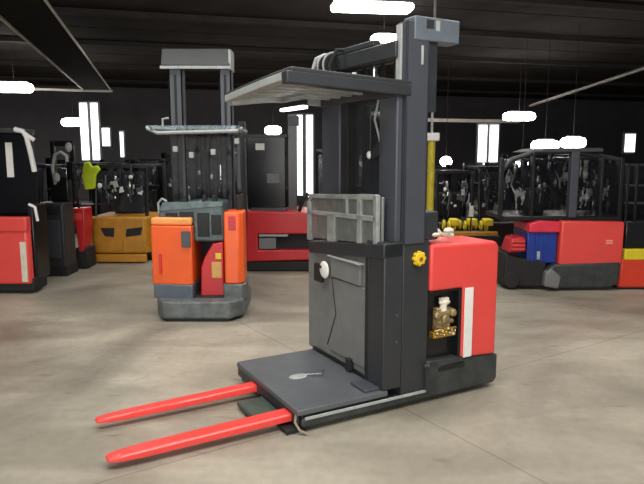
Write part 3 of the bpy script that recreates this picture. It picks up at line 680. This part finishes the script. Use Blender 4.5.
# 8: order picker with the blue box on the right
d8 = 7.1; x8 = at(565, 292, d8).x
T = root('order_picker', 'red and black truck with an open bay holding a blue battery box on the right', 'forklift', (x8, d8, 0), R(0))
def X8(x, d=d8): return at(x, 240, d).x - x8
def Z8(y, d=d8): return at(565, y, d).z
rp = MB().prism([(X8(560), Z8(266)), (X8(624), Z8(264)), (X8(624), Z8(222)), (X8(561), Z8(221))], 'y', 0, .75).build('tail_cover', red, T, .022, 3)
for k in range(2): bx(rp, 'badge_bar', mat('pale_badge', (240, 150, 140), .5), X8(606), X8(613), -.003, .001, Z8(241.5 + k * 2.4), Z8(240 + k * 2.4), bev=0)
MB().prism([(X8(548), Z8(270)), (X8(556), Z8(264)), (X8(622), Z8(262)), (X8(621), Z8(284)), (X8(612), .04), (X8(556), .03), (X8(548), Z8(284))], 'y', -.02, .9).build('skirt', skirtm, T, .03, 3)
MB().prism([(X8(506), .05), (X8(548), .02), (X8(550), Z8(262)), (X8(530), Z8(260)), (X8(508), Z8(254))], 'y', .05, .95).build('chassis', rubber, T, .03, 3)
MB().prism([(X8(545), .06), (X8(560), .03), (X8(562), Z8(276)), (X8(552), Z8(268)), (X8(546), Z8(272))], 'y', -.05, .06).build('corner_bumper', mgrey, T, .02, 3)
MB().tube([(X8(515), .04, .12), (X8(515), .16, .12)], .10, 18).build('wheel', rubber, T, .01)
bb = MB().box(X8(529), X8(559), .06, .6, Z8(264), Z8(233)).build('battery_box', blue, T, .012, 3)
for q in (537, 546): bx(bb, 'box_rib', blue, X8(q), X8(q + 2), .045, .07, Z8(262), Z8(235), bev=.004)
bx(bb, 'box_label', lgrey, X8(539), X8(542), .042, .05, Z8(260), Z8(252), bev=0)
MB().prism([(X8(529), Z8(233)), (X8(561), Z8(233)), (X8(561), Z8(222)), (X8(540), Z8(221)), (X8(530), Z8(224))], 'y', .03, .6).build('bay_lid', mat('rose_red_lid', (214, 50, 72), .4, var=.1), T, .015, 3)
MB().prism([(X8(508), Z8(253)), (X8(527), Z8(252)), (X8(526), Z8(237)), (X8(512), Z8(238))], 'y', .0, .3).build('side_seat', mat('crimson_seat', (180, 30, 44), .5, var=.15), T, .03, 3)
for q in (241, 245, 249): bx(T, 'seat_bar', red, X8(512), X8(525), -.02, .0, Z8(q + 1), Z8(q - .5), bev=.003)
bx(T, 'deck', black, X8(505), X8(625), .1, .9, Z8(222), Z8(217), bev=.01)
# cab
MB().prism([(X8(534), Z8(152)), (X8(545), Z8(148)), (X8(600), Z8(148)), (X8(600), Z8(152))], 'y', .05, 1.0).build('cab_roof', slate, T, .01)
bx(T, 'cab_post', slate, X8(569), X8(577), .05, .15, Z8(218), Z8(150), bev=.008)
for q0, q1 in ((501, 504), (532, 535), (601, 604), (620, 624)): bx(T, 'cab_post', black, X8(q0), X8(q1), .1, .2, Z8(218), Z8(158 if q0 != 532 else 152), bev=.006)
MB().tube([(X8(502), .15, Z8(172)), (X8(512), .15, Z8(160)), (X8(535), .15, Z8(152)), (X8(570), .15, Z8(151))], .03, 8).tube([(X8(577), .15, Z8(152)), (X8(600), .15, Z8(156)), (X8(622), .15, Z8(160))], .025, 8).build('cab_rail', charcoal, T, 0)
for q0, q1, y0 in ((503, 534, 165), (536, 569, 155), (578, 601, 158), (604, 621, 162)):
    bx(T, 'cab_pane', dark_glass, X8(q0), X8(q1), .16, .17, Z8(218), Z8(y0), bev=0)
bx(T, 'cab_back', dark_glass, X8(503), X8(622), .85, .9, Z8(218), Z8(165), bev=0)
rn = random.Random(5)
for k in range(46):
    x_ = rn.uniform(506, 618); y_ = rn.uniform(168, 208)
    m_ = [chrome, rubber, slate, lgrey, white][k % 5]; s_ = rn.uniform(1.0, 3.0)
    MB().tube([(X8(x_), .3, Z8(y_ + 9)), (X8(x_ + rn.uniform(-3, 3)), .28, Z8(y_)), (X8(x_ + rn.uniform(-5, 5)), .35, Z8(y_ - 9))], .009, 6).ball((X8(x_), .28, Z8(y_)), s_ * .012, (1, .7, 1.7), 8, 6).build('cab_fitting', m_, T, 0)
bx(T, 'white_tag', white, X8(578), X8(585), .25, .27, Z8(216), Z8(214)); bx(T, 'white_tag', white, X8(590), X8(594), .28, .30, Z8(180), Z8(160))
MB().box(X8(538), X8(552), .3, .6, Z8(217), Z8(190)).box(X8(538), X8(552), .55, .65, Z8(190), Z8(172)).build('seat', rubber, T, .03, 3)
MB().ring((X8(588), .4, Z8(195)), .12, .012, 'y').build('steering_wheel', rubber, T, 0)

# 9: truck cut by the right edge
d9 = 7.15; x9 = at(640, 240, d9).x
T = root('order_picker', 'red truck with yellow band and black cage cut off by the right edge', 'forklift', (x9, d9, 0), 0)
def X9(x): return at(x, 240, d9).x - x9
def Z9(y): return at(640, y, d9).z
bx(T, 'body', mat('brick_red_paint', (214, 62, 40), .45, var=.1), X9(622), X9(720), .0, .9, Z9(288), Z9(258), bev=.03)
bx(T, 'yellow_band', byellow, X9(625), X9(720), -.012, .9, Z9(260), Z9(249), bev=.015)
bx(T, 'floor_skirt', rubber, X9(621), X9(720), .02, .9, .0, Z9(287), bev=.02)
bx(T, 'engine_hood', black, X9(626), X9(720), .03, .9, Z9(249), Z9(222), bev=.02)
for q in (627, 636, 690): bx(T, 'cage_post', black, X9(q), X9(q + 3), .1, .16, Z9(222), Z9(164), bev=.006)
for q in (164, 185, 203): bx(T, 'cage_bar', charcoal, X9(626), X9(700), .1, .15, Z9(q + 2), Z9(q))
bx(T, 'cage_back', gloss, X9(627), X9(700), .7, .74, Z9(222), Z9(165), bev=0)
tb(T, 'hose', chrome, [(X9(630), .08, Z9(236)), (X9(636), .06, Z9(230)), (X9(644), .08, Z9(233)), (X9(655), .08, Z9(228))], .012)
MB().box(X9(630), X9(640), .3, .4, Z9(222), Z9(200)).build('seat', rubber, T, .02)
